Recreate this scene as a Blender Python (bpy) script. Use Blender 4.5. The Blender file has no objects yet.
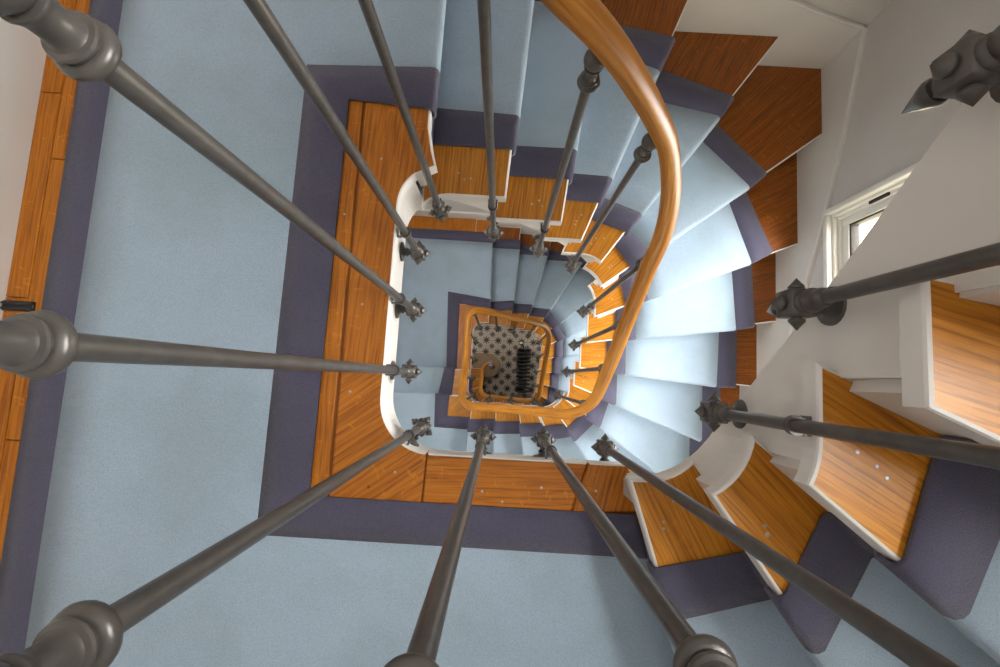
import bpy, bmesh, math, random
from mathutils import Vector, Matrix
random.seed(7)
C = bpy.context.scene.collection
PI = math.pi
V2 = Vector

# ------------------------------------------------------------------ levels and plan of the stairwell
ZG = 7.29                      # height of the camera above the tiled ground floor
XL, XR, YF, YB = -1.145, 1.33, -1.06, 1.43     # faces of the enclosing walls (left, right, front, back)
RISE, RISE_UP = 0.165, 0.148
def dep(k):                     # depth of tread k below the camera
    return 1.02 + (RISE * k if k >= 0 else RISE_UP * k)
def zt(k): return ZG - dep(k)

# ------------------------------------------------------------------ materials
def new_mat(name):
    m = bpy.data.materials.new(name); m.use_nodes = True
    nt = m.node_tree
    b = nt.nodes['Principled BSDF']
    return m, nt, b
def N(nt, typ, **kw):
    n = nt.nodes.new(typ)
    for k, v in kw.items():
        if k in n.inputs: n.inputs[k].default_value = v
        else: setattr(n, k, v)
    return n
def ramp(nt, stops):
    r = nt.nodes.new('ShaderNodeValToRGB')
    cr = r.color_ramp
    while len(cr.elements) < len(stops): cr.elements.new(0.5)
    for e, (p, c) in zip(cr.elements, stops):
        e.position = p; e.color = (*c, 1)
    return r
def bump(nt, b, src, strength, dist=0.002):
    bp = nt.nodes.new('ShaderNodeBump'); bp.inputs['Strength'].default_value = strength
    bp.inputs['Distance'].default_value = dist
    nt.links.new(src, bp.inputs['Height']); nt.links.new(bp.outputs[0], b.inputs['Normal'])
def wood_mat(name, dark, mid, light, rough=0.42, fleck=0.35, scale=1.0, worn=None):
    m, nt, b = new_mat(name); L = nt.links.new
    uv = N(nt, 'ShaderNodeUVMap'); uv.uv_map = 'UVMap'
    mp = N(nt, 'ShaderNodeMapping'); mp.inputs['Scale'].default_value = (1.6*scale, 26*scale, 1)
    L(uv.outputs[0], mp.inputs[0])
    n1 = N(nt, 'ShaderNodeTexNoise', Scale=1.6, Detail=6.0, Roughness=0.62, Distortion=0.7)
    L(mp.outputs[0], n1.inputs['Vector'])
    # cathedral grain
    mp2 = N(nt, 'ShaderNodeMapping'); mp2.inputs['Scale'].default_value = (1.3*scale, 9*scale, 1)
    L(uv.outputs[0], mp2.inputs[0])
    wv = N(nt, 'ShaderNodeTexWave', Scale=2.6, Distortion=5.5, Detail=3.0)
    wv.bands_direction = 'Y'; wv.inputs['Detail Scale'].default_value = 0.9
    L(mp2.outputs[0], wv.inputs['Vector'])
    # fine pores
    mp3 = N(nt, 'ShaderNodeMapping'); mp3.inputs['Scale'].default_value = (9*scale, 230*scale, 1)
    L(uv.outputs[0], mp3.inputs[0])
    n3 = N(nt, 'ShaderNodeTexNoise', Scale=1.0, Detail=2.0)
    L(mp3.outputs[0], n3.inputs['Vector'])
    mx = N(nt, 'ShaderNodeMix'); mx.data_type = 'FLOAT'; mx.inputs[0].default_value = 0.13
    L(n1.outputs[0], mx.inputs[2]); L(wv.outputs['Fac'], mx.inputs[3])
    r = ramp(nt, [(0.25, dark), (0.47, mid), (0.75, light)])
    L(mx.outputs[0], r.inputs[0])
    if worn:                                                     # unworn darker varnish towards the wall end of a tread
        dk, md, lt = worn
        r_ = ramp(nt, [(0.25, dk), (0.47, md), (0.75, lt)]); L(mx.outputs[0], r_.inputs[0])
        wu = N(nt, 'ShaderNodeUVMap'); wu.uv_map = 'wear'; sx = N(nt, 'ShaderNodeSeparateXYZ'); L(wu.outputs[0], sx.inputs[0])
        mr = N(nt, 'ShaderNodeMapRange'); mr.inputs[1].default_value = 0.30; mr.inputs[2].default_value = 0.62; L(sx.outputs[0], mr.inputs[0])
        wm = N(nt, 'ShaderNodeMix'); wm.data_type = 'RGBA'; L(mr.outputs[0], wm.inputs[0]); L(r.outputs[0], wm.inputs[6]); L(r_.outputs[0], wm.inputs[7])
        base = wm.outputs[2]
    else: base = r.outputs[0]
    rp = ramp(nt, [(0.34, (0.55, 0.5, 0.45)), (0.5, (1, 1, 1))])
    L(n3.outputs[0], rp.inputs[0])
    mul = N(nt, 'ShaderNodeMix'); mul.data_type = 'RGBA'; mul.blend_type = 'MULTIPLY'; mul.inputs[0].default_value = 0.85
    L(base, mul.inputs[6]); L(rp.outputs[0], mul.inputs[7])
    # medullary flecks
    mp4 = N(nt, 'ShaderNodeMapping'); mp4.inputs['Scale'].default_value = (60, 26, 1); mp4.inputs['Rotation'].default_value = (0, 0, 0.5)
    L(uv.outputs[0], mp4.inputs[0])
    n4 = N(nt, 'ShaderNodeTexNoise', Scale=1.0, Detail=1.0, Distortion=1.2); L(mp4.outputs[0], n4.inputs['Vector'])
    rf = ramp(nt, [(0.66, (0, 0, 0)), (0.72, (fleck,)*3)]); L(n4.outputs[0], rf.inputs[0])
    mf = N(nt, 'ShaderNodeMix'); mf.data_type = 'RGBA'
    L(rf.outputs[0], mf.inputs[0]); L(mul.outputs[2], mf.inputs[6]); mf.inputs[7].default_value = (*[min(1, c*1.35) for c in light], 1)
    # small dark knots and old nail stains
    vo = N(nt, 'ShaderNodeTexVoronoi', Scale=13.0); vo.inputs['Randomness'].default_value = 1
    L(uv.outputs[0], vo.inputs['Vector'])
    rk = ramp(nt, [(0.025, (0.25, 0.2, 0.15)), (0.06, (1, 1, 1))]); L(vo.outputs['Distance'], rk.inputs[0])
    mk = N(nt, 'ShaderNodeMix'); mk.data_type = 'RGBA'; mk.blend_type = 'MULTIPLY'; mk.inputs[0].default_value = 0.8
    L(mf.outputs[2], mk.inputs[6]); L(rk.outputs[0], mk.inputs[7])
    L(mk.outputs[2], b.inputs['Base Color'])
    b.inputs['Roughness'].default_value = rough
    b.inputs['Specular IOR Level'].default_value = 0.35
    bump(nt, b, n3.outputs[0], 0.25, 0.0008)
    return m
M = {}
M['oak'] = wood_mat('varnished_oak', (0.27, 0.075, 0.003), (0.44, 0.138, 0.006), (0.55, 0.200, 0.013))
M['oak_tread'] = wood_mat('worn_oak_tread', (0.30, 0.100, 0.005), (0.50, 0.190, 0.014), (0.61, 0.270, 0.030), fleck=0.1, rough=0.34,
                          worn=((0.13, 0.036, 0.003), (0.24, 0.066, 0.005), (0.33, 0.10, 0.009)))
M['oak_red'] = wood_mat('red_brown_oak', (0.13, 0.038, 0.004), (0.25, 0.078, 0.008), (0.37, 0.13, 0.016), fleck=0.15)
M['oak_rail'] = wood_mat('polished_rail_wood', (0.34, 0.125, 0.012), (0.47, 0.185, 0.020), (0.58, 0.255, 0.035), rough=0.36, fleck=0.0, scale=0.6)

def paint_mat(name, col, rough, bstr, bscale, blotch=0.06):
    m, nt, b = new_mat(name); L = nt.links.new
    g = N(nt, 'ShaderNodeNewGeometry')
    n = N(nt, 'ShaderNodeTexNoise', Scale=bscale, Detail=4.0); L(g.outputs['Position'], n.inputs['Vector'])
    n2 = N(nt, 'ShaderNodeTexNoise', Scale=5.0, Detail=3.0); L(g.outputs['Position'], n2.inputs['Vector'])
    r = ramp(nt, [(0.3, [c*(1-blotch) for c in col]), (0.7, col)]); L(n2.outputs[0], r.inputs[0])
    L(r.outputs[0], b.inputs['Base Color'])
    b.inputs['Roughness'].default_value = rough
    bump(nt, b, n.outputs[0], bstr, 0.003)
    return m
M['white'] = paint_mat('white_gloss_paint', (0.77, 0.75, 0.725), 0.38, 0.10, 40)
M['wall'] = paint_mat('rough_wall_plaster', (0.55, 0.52, 0.49), 0.85, 0.55, 170, 0.05)
M['soffit'] = paint_mat('soffit_plaster', (0.72, 0.69, 0.65), 0.85, 0.3, 60)
M['skirt'] = paint_mat('skirting_paint', (0.67, 0.645, 0.615), 0.5, 0.08, 30)
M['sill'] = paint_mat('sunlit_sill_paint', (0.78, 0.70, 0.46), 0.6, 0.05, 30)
M['frame'] = paint_mat('window_paint', (0.80, 0.77, 0.70), 0.4, 0.05, 30)

def carpet_mat(name, c0, c1, stain):
    m, nt, b = new_mat(name); L = nt.links.new
    g = N(nt, 'ShaderNodeNewGeometry')
    n = N(nt, 'ShaderNodeTexNoise', Scale=420.0, Detail=3.0, Roughness=0.7); L(g.outputs['Position'], n.inputs['Vector'])
    n2 = N(nt, 'ShaderNodeTexNoise', Scale=3.2, Detail=4.0, Roughness=0.6); L(g.outputs['Position'], n2.inputs['Vector'])
    n3 = N(nt, 'ShaderNodeTexNoise', Scale=55.0, Detail=3.0); L(g.outputs['Position'], n3.inputs['Vector'])
    r = ramp(nt, [(0.3, c0), (0.7, c1)]); L(n.outputs[0], r.inputs[0])
    rs = ramp(nt, [(0.36, stain), (0.56, (1, 1, 1))]); L(n2.outputs[0], rs.inputs[0])
    mu = N(nt, 'ShaderNodeMix'); mu.data_type = 'RGBA'; mu.blend_type = 'MULTIPLY'; mu.inputs[0].default_value = 0.55
    L(r.outputs[0], mu.inputs[6]); L(rs.outputs[0], mu.inputs[7])
    L(mu.outputs[2], b.inputs['Base Color'])
    b.inputs['Roughness'].default_value = 0.95
    b.inputs['Specular IOR Level'].default_value = 0.1
    b.inputs['Sheen Weight'].default_value = 0.2
    ad = N(nt, 'ShaderNodeMath', operation='ADD'); L(n.outputs[0], ad.inputs[0]); L(n3.outputs[0], ad.inputs[1])
    bump(nt, b, ad.outputs[0], 0.6, 0.004)
    return m
M['blue'] = carpet_mat('pale_blue_carpet', (0.300, 0.400, 0.505), (0.425, 0.530, 0.645), (0.80, 0.82, 0.76))
M['purple'] = carpet_mat('purple_grey_carpet', (0.074, 0.071, 0.112), (0.116, 0.111, 0.168), (0.85, 0.85, 0.85))

def metal_mat(name, col, rough, metallic):
    m, nt, b = new_mat(name); L = nt.links.new
    g = N(nt, 'ShaderNodeNewGeometry')
    n = N(nt, 'ShaderNodeTexNoise', Scale=70.0, Detail=4.0); L(g.outputs['Position'], n.inputs['Vector'])
    r = ramp(nt, [(0.3, [c*0.8 for c in col]), (0.7, [c*1.15 for c in col])]); L(n.outputs[0], r.inputs[0])
    L(r.outputs[0], b.inputs['Base Color'])
    b.inputs['Roughness'].default_value = rough; b.inputs['Metallic'].default_value = metallic
    nb = N(nt, 'ShaderNodeTexNoise', Scale=260.0, Detail=2.0); L(g.outputs['Position'], nb.inputs['Vector'])
    bump(nt, b, nb.outputs[0], 0.08, 0.0006)
    return m
M['iron'] = metal_mat('painted_grey_iron', (0.094, 0.088, 0.081), 0.34, 0.25)
M['black'] = metal_mat('black_iron', (0.012, 0.013, 0.015), 0.3, 0.2)
M['chrome'] = metal_mat('chrome', (0.75, 0.75, 0.74), 0.18, 1.0)
M['steel'] = metal_mat('dull_steel', (0.45, 0.44, 0.43), 0.35, 0.8)
M['dark'] = metal_mat('dark_gasket', (0.03, 0.025, 0.02), 0.6, 0)
M['stone'] = paint_mat('tan_stone', (0.33, 0.225, 0.125), 0.5, 0.1, 40, 0.2)

def glass_mat():
    m, nt, b = new_mat('window_glass'); L = nt.links.new
    for n in list(nt.nodes):
        if n.type == 'BSDF_PRINCIPLED': nt.nodes.remove(n)
    out = [n for n in nt.nodes if n.type == 'OUTPUT_MATERIAL'][0]
    t = N(nt, 'ShaderNodeBsdfTransparent'); g = N(nt, 'ShaderNodeBsdfGlossy', Roughness=0.03)
    mx = N(nt, 'ShaderNodeMixShader'); mx.inputs[0].default_value = 0.05
    L(t.outputs[0], mx.inputs[1]); L(g.outputs[0], mx.inputs[2]); L(mx.outputs[0], out.inputs[0])
    return m
M['glass'] = glass_mat()

def tile_mat():
    m, nt, b = new_mat('patterned_cement_tiles'); L = nt.links.new
    T = 0.191
    g = N(nt, 'ShaderNodeNewGeometry'); sp = N(nt, 'ShaderNodeSeparateXYZ'); L(g.outputs['Position'], sp.inputs[0])
    def mth(op, a, c=None):
        n = nt.nodes.new('ShaderNodeMath'); n.operation = op
        for i, v in enumerate((a, c)):
            if v is None: continue
            if isinstance(v, (int, float)): n.inputs[i].default_value = v
            else: L(v, n.inputs[i])
        return n.outputs[0]
    def polar(ox, oy):
        fx = mth('SUBTRACT', mth('FRACT', mth('ADD', mth('DIVIDE', sp.outputs[0], T), 50.5 - ox)), 0.5)
        fy = mth('SUBTRACT', mth('FRACT', mth('ADD', mth('DIVIDE', sp.outputs[1], T), 50.5 - oy)), 0.5)
        r = mth('SQRT', mth('ADD', mth('MULTIPLY', fx, fx), mth('MULTIPLY', fy, fy)))
        th = mth('ARCTAN2', fy, fx)
        return r, mth('COSINE', mth('MULTIPLY', th, 8)), fx, fy
    OX, OY = 0.66, 0.15
    r1, c1, fx, fy = polar(OX, OY)
    star = mth('LESS_THAN', r1, mth('ADD', 0.245, mth('MULTIPLY', c1, 0.115)))
    core = mth('LESS_THAN', r1, 0.165)
    ring = mth('MULTIPLY', mth('GREATER_THAN', r1, 0.17), mth('LESS_THAN', r1, 0.2))
    r2, c2, gx, gy = polar(OX + 0.5, OY + 0.5)
    disc = mth('LESS_THAN', r2, mth('ADD', 0.215, mth('MULTIPLY', c2, 0.02)))
    hole = mth('LESS_THAN', r2, 0.10)
    lines = mth('MAXIMUM', mth('LESS_THAN', mth('ABSOLUTE', gx), 0.025), mth('LESS_THAN', mth('ABSOLUTE', gy), 0.025))
    def mixc(prev, fac, col):
        x = N(nt, 'ShaderNodeMix'); x.data_type = 'RGBA'; L(fac, x.inputs[0])
        if isinstance(prev, tuple): x.inputs[6].default_value = (*prev, 1)
        else: L(prev, x.inputs[6])
        x.inputs[7].default_value = (*col, 1)
        return x.outputs[2]
    col = mixc((0.55, 0.48, 0.39), lines, (0.40, 0.35, 0.29))
    col = mixc(col, star, (0.085, 0.105, 0.115))
    col = mixc(col, ring, (0.20, 0.21, 0.21))
    col = mixc(col, core, (0.035, 0.016, 0.012))
    col = mixc(col, disc, (0.17, 0.15, 0.135))
    col = mixc(col, hole, (0.09, 0.08, 0.075))
    L(col, b.inputs['Base Color']); b.inputs['Roughness'].default_value = 0.35
    return m
M['tile'] = tile_mat()

# ------------------------------------------------------------------ object helpers
def link(o): C.objects.link(o); return o
def mesh_obj(name, verts, faces, mats, parent=None, fmat=None, uvs=None, smooth=False):
    me = bpy.data.meshes.new(name)
    me.from_pydata([tuple(v) for v in verts], [], [tuple(f) for f in faces])
    if not isinstance(mats, (list, tuple)): mats = [mats]
    for m in mats: me.materials.append(m)
    if fmat:
        for p, i in zip(me.polygons, fmat): p.material_index = i
    if uvs is not None:
        ul = me.uv_layers.new(name='UVMap')
        for p in me.polygons:
            for li in p.loop_indices:
                ul.data[li].uv = uvs[me.loops[li].vertex_index]
    if smooth:
        for p in me.polygons: p.use_smooth = True
    me.update()
    o = bpy.data.objects.new(name, me); link(o)
    if parent: o.parent = parent
    return o
def bm_obj(name, bm, mat, parent=None, smooth=None, recalc=True):
    if recalc: bmesh.ops.recalc_face_normals(bm, faces=bm.faces)
    if smooth is not None and smooth < 180:
        for e in bm.edges:
            if len(e.link_faces) == 2 and e.calc_face_angle(0) > math.radians(smooth): e.smooth = False
    me = bpy.data.meshes.new(name); bm.to_mesh(me); bm.free()
    me.materials.append(mat)
    if smooth is not None:
        for p in me.polygons: p.use_smooth = True
    o = bpy.data.objects.new(name, me); link(o)
    if parent: o.parent = parent
    return o
def empty(name, loc, label=None, cat=None, group=None, kind=None):
    o = bpy.data.objects.new(name, None); link(o); o.location = loc; o.empty_display_size = 0.05
    tag(o, label, cat, group, kind); return o
def tag(o, label=None, cat=None, group=None, kind=None):
    if label: o['label'] = label
    if cat: o['category'] = cat
    if group: o['group'] = group
    if kind: o['kind'] = kind
    return o
def box(bm, x0, x1, y0, y1, z0, z1):
    v = [bm.verts.new((x, y, z)) for x in (x0, x1) for y in (y0, y1) for z in (z0, z1)]
    for f in ((0,1,3,2),(4,6,7,5),(0,4,5,1),(2,3,7,6),(0,2,6,4),(1,5,7,3)):
        bm.faces.new([v[i] for i in f])
    return v
def rbox(bm, x0, x1, y0, y1, z0, z1, r, seg=2):
    v = box(bm, x0, x1, y0, y1, z0, z1)
    ed = list({e for q in v for e in q.link_edges})
    bmesh.ops.bevel(bm, geom=ed, offset=r, segments=seg, affect='EDGES', profile=0.5)
def lathe(bm, prof, seg=20, mat=None):
    """prof: list of (r, z)"""
    mat = mat or Matrix.Identity(4)
    rings = []
    for r, z in prof:
        if r < 1e-5: rings.append([bm.verts.new(mat @ Vector((0, 0, z)))])
        else: rings.append([bm.verts.new(mat @ Vector((r*math.cos(2*PI*i/seg), r*math.sin(2*PI*i/seg), z))) for i in range(seg)])
    for a, b in zip(rings, rings[1:]):
        for i in range(seg):
            j = (i+1) % seg
            if len(a) == 1 and len(b) == 1: continue
            if len(a) == 1: bm.faces.new((a[0], b[i], b[j]))
            elif len(b) == 1: bm.faces.new((a[i], a[j], b[0]))
            else: bm.faces.new((a[i], a[j], b[j], b[i]))
def copy_tree(o, parent=None):
    c = o.copy(); C.objects.link(c)
    if parent: c.parent = parent
    for ch in list(o.children): copy_tree(ch, c)
    return c

# ------------------------------------------------------------------ the well curve (descending, clockwise seen from above)
VERTS = [((0.405, 0.62), 0), ((0.405, -0.175), 0.12), ((-0.262, -0.175), 0.115), ((-0.262, 0.488), 0.095),
         ((0.410, 0.488), 0.13), ((0.408, -0.166), 0.13), ((-0.262, -0.203), 0.10), ((-0.262, 0.484), 0.09),
         ((0.44, 0.484), 0.13), ((0.44, -0.255), 0.12), ((-0.262, -0.255), 0.12), ((-0.262, 0.16), 0)]
def build_path():
    pts = []
    n = len(VERTS)
    for i, (p, r) in enumerate(VERTS):
        p = Vector(p)
        if r == 0: pts.append(p); continue
        a = (Vector(VERTS[i-1][0]) - p).normalized(); b = (Vector(VERTS[i+1][0]) - p).normalized()
        ang = a.angle(b); t = r / math.tan(ang/2)
        c = p + (a+b).normalized() * (r / math.sin(ang/2))
        p0, p1 = p + a*t, p + b*t
        a0 = math.atan2(p0.y-c.y, p0.x-c.x); a1 = math.atan2(p1.y-c.y, p1.x-c.x)
        da = (a1-a0+PI) % (2*PI) - PI
        for j in range(11): 
            th = a0 + da*j/10; pts.append(c + r*Vector((math.cos(th), math.sin(th))))
    # resample
    out = [pts[0]]; step = 0.008; carry = 0
    for a, b in zip(pts, pts[1:]):
        L = (b-a).length; m = max(1, int(math.ceil(L/step)))
        for j in range(1, m+1): out.append(a.lerp(b, j/m))
    return out
PATH = build_path()
SS = [0.0]
for a, b in zip(PATH, PATH[1:]): SS.append(SS[-1] + (b-a).length)
STOT = SS[-1]
def at(s):
    s = min(max(s, 0.0), STOT)
    lo, hi = 0, len(SS)-1
    while hi-lo > 1:
        m = (lo+hi)//2
        if SS[m] <= s: lo = m
        else: hi = m
    t = (s-SS[lo])/(SS[hi]-SS[lo])
    p = PATH[lo].lerp(PATH[hi], t)
    q0 = PATH[max(lo-1, 0)]; q1 = PATH[min(hi+1, len(PATH)-1)]
    d = (q1-q0).normalized()
    return p, d, Vector((-d.y, d.x))
def off(s, o):
    p, d, n = at(s); return p + n*o

# ------------------------------------------------------------------ nosing lines  k : (point near the well, point towards the wall)
LINES = {
 -9: ((0.40, 0.56), (1.33, 1.45)), -8: ((0.40, 0.43), (1.33, 1.08)), -7: ((0.40, 0.32), (1.33, 0.65)), -6: ((0.41, 0.21), (1.33, 0.30)), -5: ((0.41, 0.078), (1.33, -0.06)),
 -4: ((0.407, -0.006), (1.33, -0.394)), -3: ((0.385, -0.106), (0.565, -0.246)), -2: ((0.328, -0.145), (0.49, -0.364)),
 -1: ((0.251, -0.165), (0.348, -0.448)),
 0: ((-0.203, 0.49), (-0.198, 1.0)), 1: ((-0.012, 0.489), (0.024, 1.077)), 2: ((0.164, 0.49), (0.219, 0.978)), 3: ((0.262, 0.504), (0.61, 1.411)),
 4: ((0.374, 0.478), (1.043, 1.424)), 5: ((0.463, 0.451), (1.329, 1.125)), 6: ((0.385, 0.287), (1.327, 0.688)), 7: ((0.411, 0.193), (1.316, 0.348)),
 8: ((0.424, 0.074), (1.23, 0.035)), 9: ((0.428, -0.025), (0.857, -0.18)), 10: ((0.44, -0.138), (0.864, -0.43)), 11: ((0.39, -0.225), (0.576, -0.476)),
 12: ((0.284, -0.246), (0.378, -0.434)), 13: ((0.15, -0.258), (0.197, -0.523)), 14: ((-0.017, -0.27), (-0.012, -0.549)), 15: ((-0.209, -0.287), (-0.222, -0.577)),
 16: ((-0.362, -0.162), (-0.883, -0.168)), 17: ((-0.368, 0.055), (-0.916, 0.043)),
 18: ((-0.132, 0.55), (-0.142, 1.0)), 19: ((0.073, 0.589), (0.105, 1.2)), 20: ((0.235, 0.602), (0.40, 1.257)), 21: ((0.388, 0.593), (0.699, 1.113)),
 22: ((0.48, 0.514), (0.883, 0.854)), 23: ((0.494, 0.381), (0.873, 0.565)), 24: ((0.496, 0.238), (0.88, 0.327)), 25: ((0.513, 0.091), (0.684, 0.096)),
 26: ((0.52, -0.052), (0.851, -0.126)), 27: ((0.518, -0.187), (0.642, -0.263)), 28: ((0.38, -0.261), (0.45, -0.38)), 29: ((0.29, -0.263), (0.333, -0.337)),
 30: ((0.185, -0.27), (0.205, -0.36)), 31: ((0.058, -0.27), (0.062, -0.36)), 32: ((-0.067, -0.27), (-0.075, -0.36)), 33: ((-0.185, -0.265), (-0.24, -0.345)),
 34: ((-0.30, -0.145), (-0.42, -0.19)), 35: ((-0.262, -0.03), (-0.40, -0.031)), 36: ((-0.262, 0.13), (-0.42, 0.128))}
KMIN, KMAX = -9, 36
# walls' perimeter parametrised the same way round
CORN = [Vector((XR, YB)), Vector((XR, YF)), Vector((XL, YF)), Vector((XL, YB))]      # clockwise, from back-right
PLEN = [CORN[i].__sub__(CORN[(i+1) % 4]).length for i in range(4)]
PT = sum(PLEN)
def per(t, inset=0.0):
    u = t % PT; i = 0
    while u > PLEN[i]: u -= PLEN[i]; i = (i+1) % 4
    a, b = CORN[i], CORN[(i+1) % 4]; d = (b-a).normalized()
    p = a + d*u; nrm = Vector((d.y, -d.x))                      # into the well
    return p + nrm*inset, i
def hit_outer(p, u):
    best = None
    for i in range(4):
        a, b = CORN[i], CORN[(i+1) % 4]; e = b-a
        den = u.x*e.y - u.y*e.x
        if abs(den) < 1e-9: continue
        w = a-p
        t = (w.x*e.y - w.y*e.x)/den; v = (w.x*u.y - w.y*u.x)/den
        if t > 0 and -1e-6 <= v <= 1+1e-6 and (best is None or t < best[0]):
            best = (t, p+u*t, sum(PLEN[:i]) + v*PLEN[i])
    return best
NOSE = {}
s_lo, t_prev = 0.0, None
for k in range(KMIN, KMAX+1):
    a, b = Vector(LINES[k][0]), Vector(LINES[k][1]); u = (b-a).normalized()
    best = None
    for i in range(len(PATH)-1):
        if SS[i] < s_lo or SS[i] > s_lo + 1.9: continue
        c0 = (PATH[i]-a).x*u.y - (PATH[i]-a).y*u.x; c1 = (PATH[i+1]-a).x*u.y - (PATH[i+1]-a).y*u.x
        if c0*c1 <= 0 and c0 != c1:
            f = c0/(c0-c1); p = PATH[i].lerp(PATH[i+1], f); dd = (p-a).length
            if best is None or dd < best[0]: best = (dd, SS[i] + f*(SS[i+1]-SS[i]), p)
    dd, s, p = best
    t, O, tt = hit_outer(p, u)
    if t_prev is not None:
        while tt < t_prev - 0.3: tt += PT
    t_prev = tt
    dn = Vector((-u.y, u.x))                                     # towards the lower step
    if dn.dot(at(s)[1]) < 0: dn = -dn
    NOSE[k] = dict(s=s, p=p, u=u, O=O, t=tt, dn=dn)
    s_lo = s + 0.001

# smooth pitch line (depth below camera) along the well
KS = [(NOSE[k]['s'], dep(k)) for k in range(KMIN, KMAX+1)]
def add_flat(ks):
    out = []
    for k in range(KMIN, KMAX+1):
        if k in (0, 18):                                         # landings are level
            out.append((NOSE[k-1]['s'] + (0.05), dep(k) if k else dep(0)))
        out.append((NOSE[k]['s'], dep(k)))
    return out
KS = add_flat(KS)
def raw_pitch(s):
    if s <= KS[0][0]: return KS[0][1] - (KS[0][0]-s)*1.3
    for (s0, d0), (s1, d1) in zip(KS, KS[1:]):
        if s <= s1: return d0 + (d1-d0)*(s-s0)/(s1-s0)
    return KS[-1][1]
def pitch(s, w=0.10):
    m = 9; return sum(raw_pitch(s + w*(2*i/(m-1)-1)) for i in range(m))/m
def flatness(s):
    """1 on the landings, 0 on the flights, eased"""
    def ss(x): x = min(1, max(0, x)); return x*x*(3-2*x)
    f = 0
    for k in (0, 18):
        f = max(f, min(ss((s-NOSE[k-1]['s']+0.02)/0.2), ss((NOSE[k]['s']+0.20-s)/0.25)))
    return f
def rail_depth(s):                                               # underside of the handrail
    m = 9; w = 0.09
    d = 0
    for i in range(m):
        q = s + w*(2*i/(m-1)-1); d += raw_pitch(q) - (0.712 + 0.140*flatness(q))
    return d/m
def tread_of(s):
    for k in range(KMIN, KMAX+1):
        if s <= NOSE[k]['s']: return k
    return KMAX+1

# ------------------------------------------------------------------ treads, risers, strings, soffits
TH = 0.034
def offset_poly(poly, d):
    """inset a polygon (any orientation) by d"""
    n = len(poly); area = sum(poly[i].x*poly[(i+1) % n].y - poly[(i+1) % n].x*poly[i].y for i in range(n))
    sg = 1 if area > 0 else -1
    out = []
    for i in range(n):
        a, b, c = poly[i-1], poly[i], poly[(i+1) % n]
        e0 = (b-a).normalized(); e1 = (c-b).normalized()
        n0 = Vector((-e0.y, e0.x))*sg; n1 = Vector((-e1.y, e1.x))*sg
        m = n0+n1
        if m.length < 1e-6: m = n0
        m = m.normalized(); q = max(0.35, m.dot(n0))
        out.append(b + m*(d/q))
    return out
def board(name, poly, z, parent, wood, grain, edge=None, th=TH, seed=0, r=0.005, nwhite=None, wear=False):
    """board with rounded painted edges: top face of wood, edges of paint"""
    n = len(poly)
    rings = [(offset_poly(poly, r), 0.0), (offset_poly(poly, r*0.3), -r*0.35), (poly, -r), (poly, -th+r), (offset_poly(poly, r), -th)]
    verts, faces, fm, uvs = [], [], [], []
    g = grain.normalized(); w = Vector((-g.y, g.x)); ox, oy = (seed*1.37) % 7, (seed*2.11) % 9
    for pl, dz in rings:
        for p in pl:
            verts.append((p.x, p.y, z+dz)); uvs.append((p.dot(g)+ox, p.dot(w)+oy))
    faces.append(list(range(n))); fm.append(0)
    for q in range(4):
        for i in range(n):
            j = (i+1) % n
            faces.append((q*n+i, q*n+j, (q+1)*n+j, (q+1)*n+i)); fm.append(1 if edge and (nwhite is None or i < nwhite) else 0)
    faces.append([4*n+i for i in range(n)][::-1]); fm.append(0)
    o = mesh_obj(name, verts, faces, [wood, edge or wood], parent, fm, uvs)
    if wear:
        ul = o.data.uv_layers.new(name='wear')
        dv = [min((V2(v[:2])-q).length for q in PATH[::3]) for v in verts]
        for li, l in enumerate(o.data.loops): ul.data[li].uv = (dv[l.vertex_index], 0)
    bm = bmesh.new(); bm.from_mesh(o.data); bmesh.ops.recalc_face_normals(bm, faces=bm.faces); bm.to_mesh(o.data); bm.free()
    return o
BACK = 0.045                                                     # how far a tread runs back under the next riser
SET = 0.028                                                      # setback of risers and string from the tread edge
def per_pts(t0, t1):
    pts = []; cuts = []
    base = 0
    c = [sum(PLEN[:i]) + m*PT for m in range(-1, 4) for i in range(4)]
    ins = [x for x in sorted(c) if t0+1e-4 < x < t1-1e-4]
    return [per(t0, 0)[0]] + [per(x)[0] for x in ins] + [per(t1, 0)[0]]
def tread_poly(k):
    A, B = NOSE[k-1], NOSE[k]
    s0 = A['s'] - BACK/max(0.5, abs(A['u'].dot(at(A['s'])[2]))); s1 = B['s']
    m = max(2, int((s1-s0)/0.015))
    inner = [at(s0 + (s1-s0)*i/m)[0] for i in range(m+1)]
    b0 = A['O'] - A['dn']*BACK
    h = hit_outer(A['p'] - A['dn']*BACK + A['u']*0.05, A['u'])
    t0 = h[2]
    while t0 < A['t']-0.5: t0 += PT
    while t0 > A['t']+0.5: t0 -= PT
    outer = per_pts(t0, B['t'])
    return inner + outer[::-1], inner, outer
def drop(s):
    x = min(1, max(0, (NOSE[-1]['s'] + 0.02 - s)/0.26)); x = x*x*(3-2*x)
    return 0.225 + 0.165*x
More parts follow.
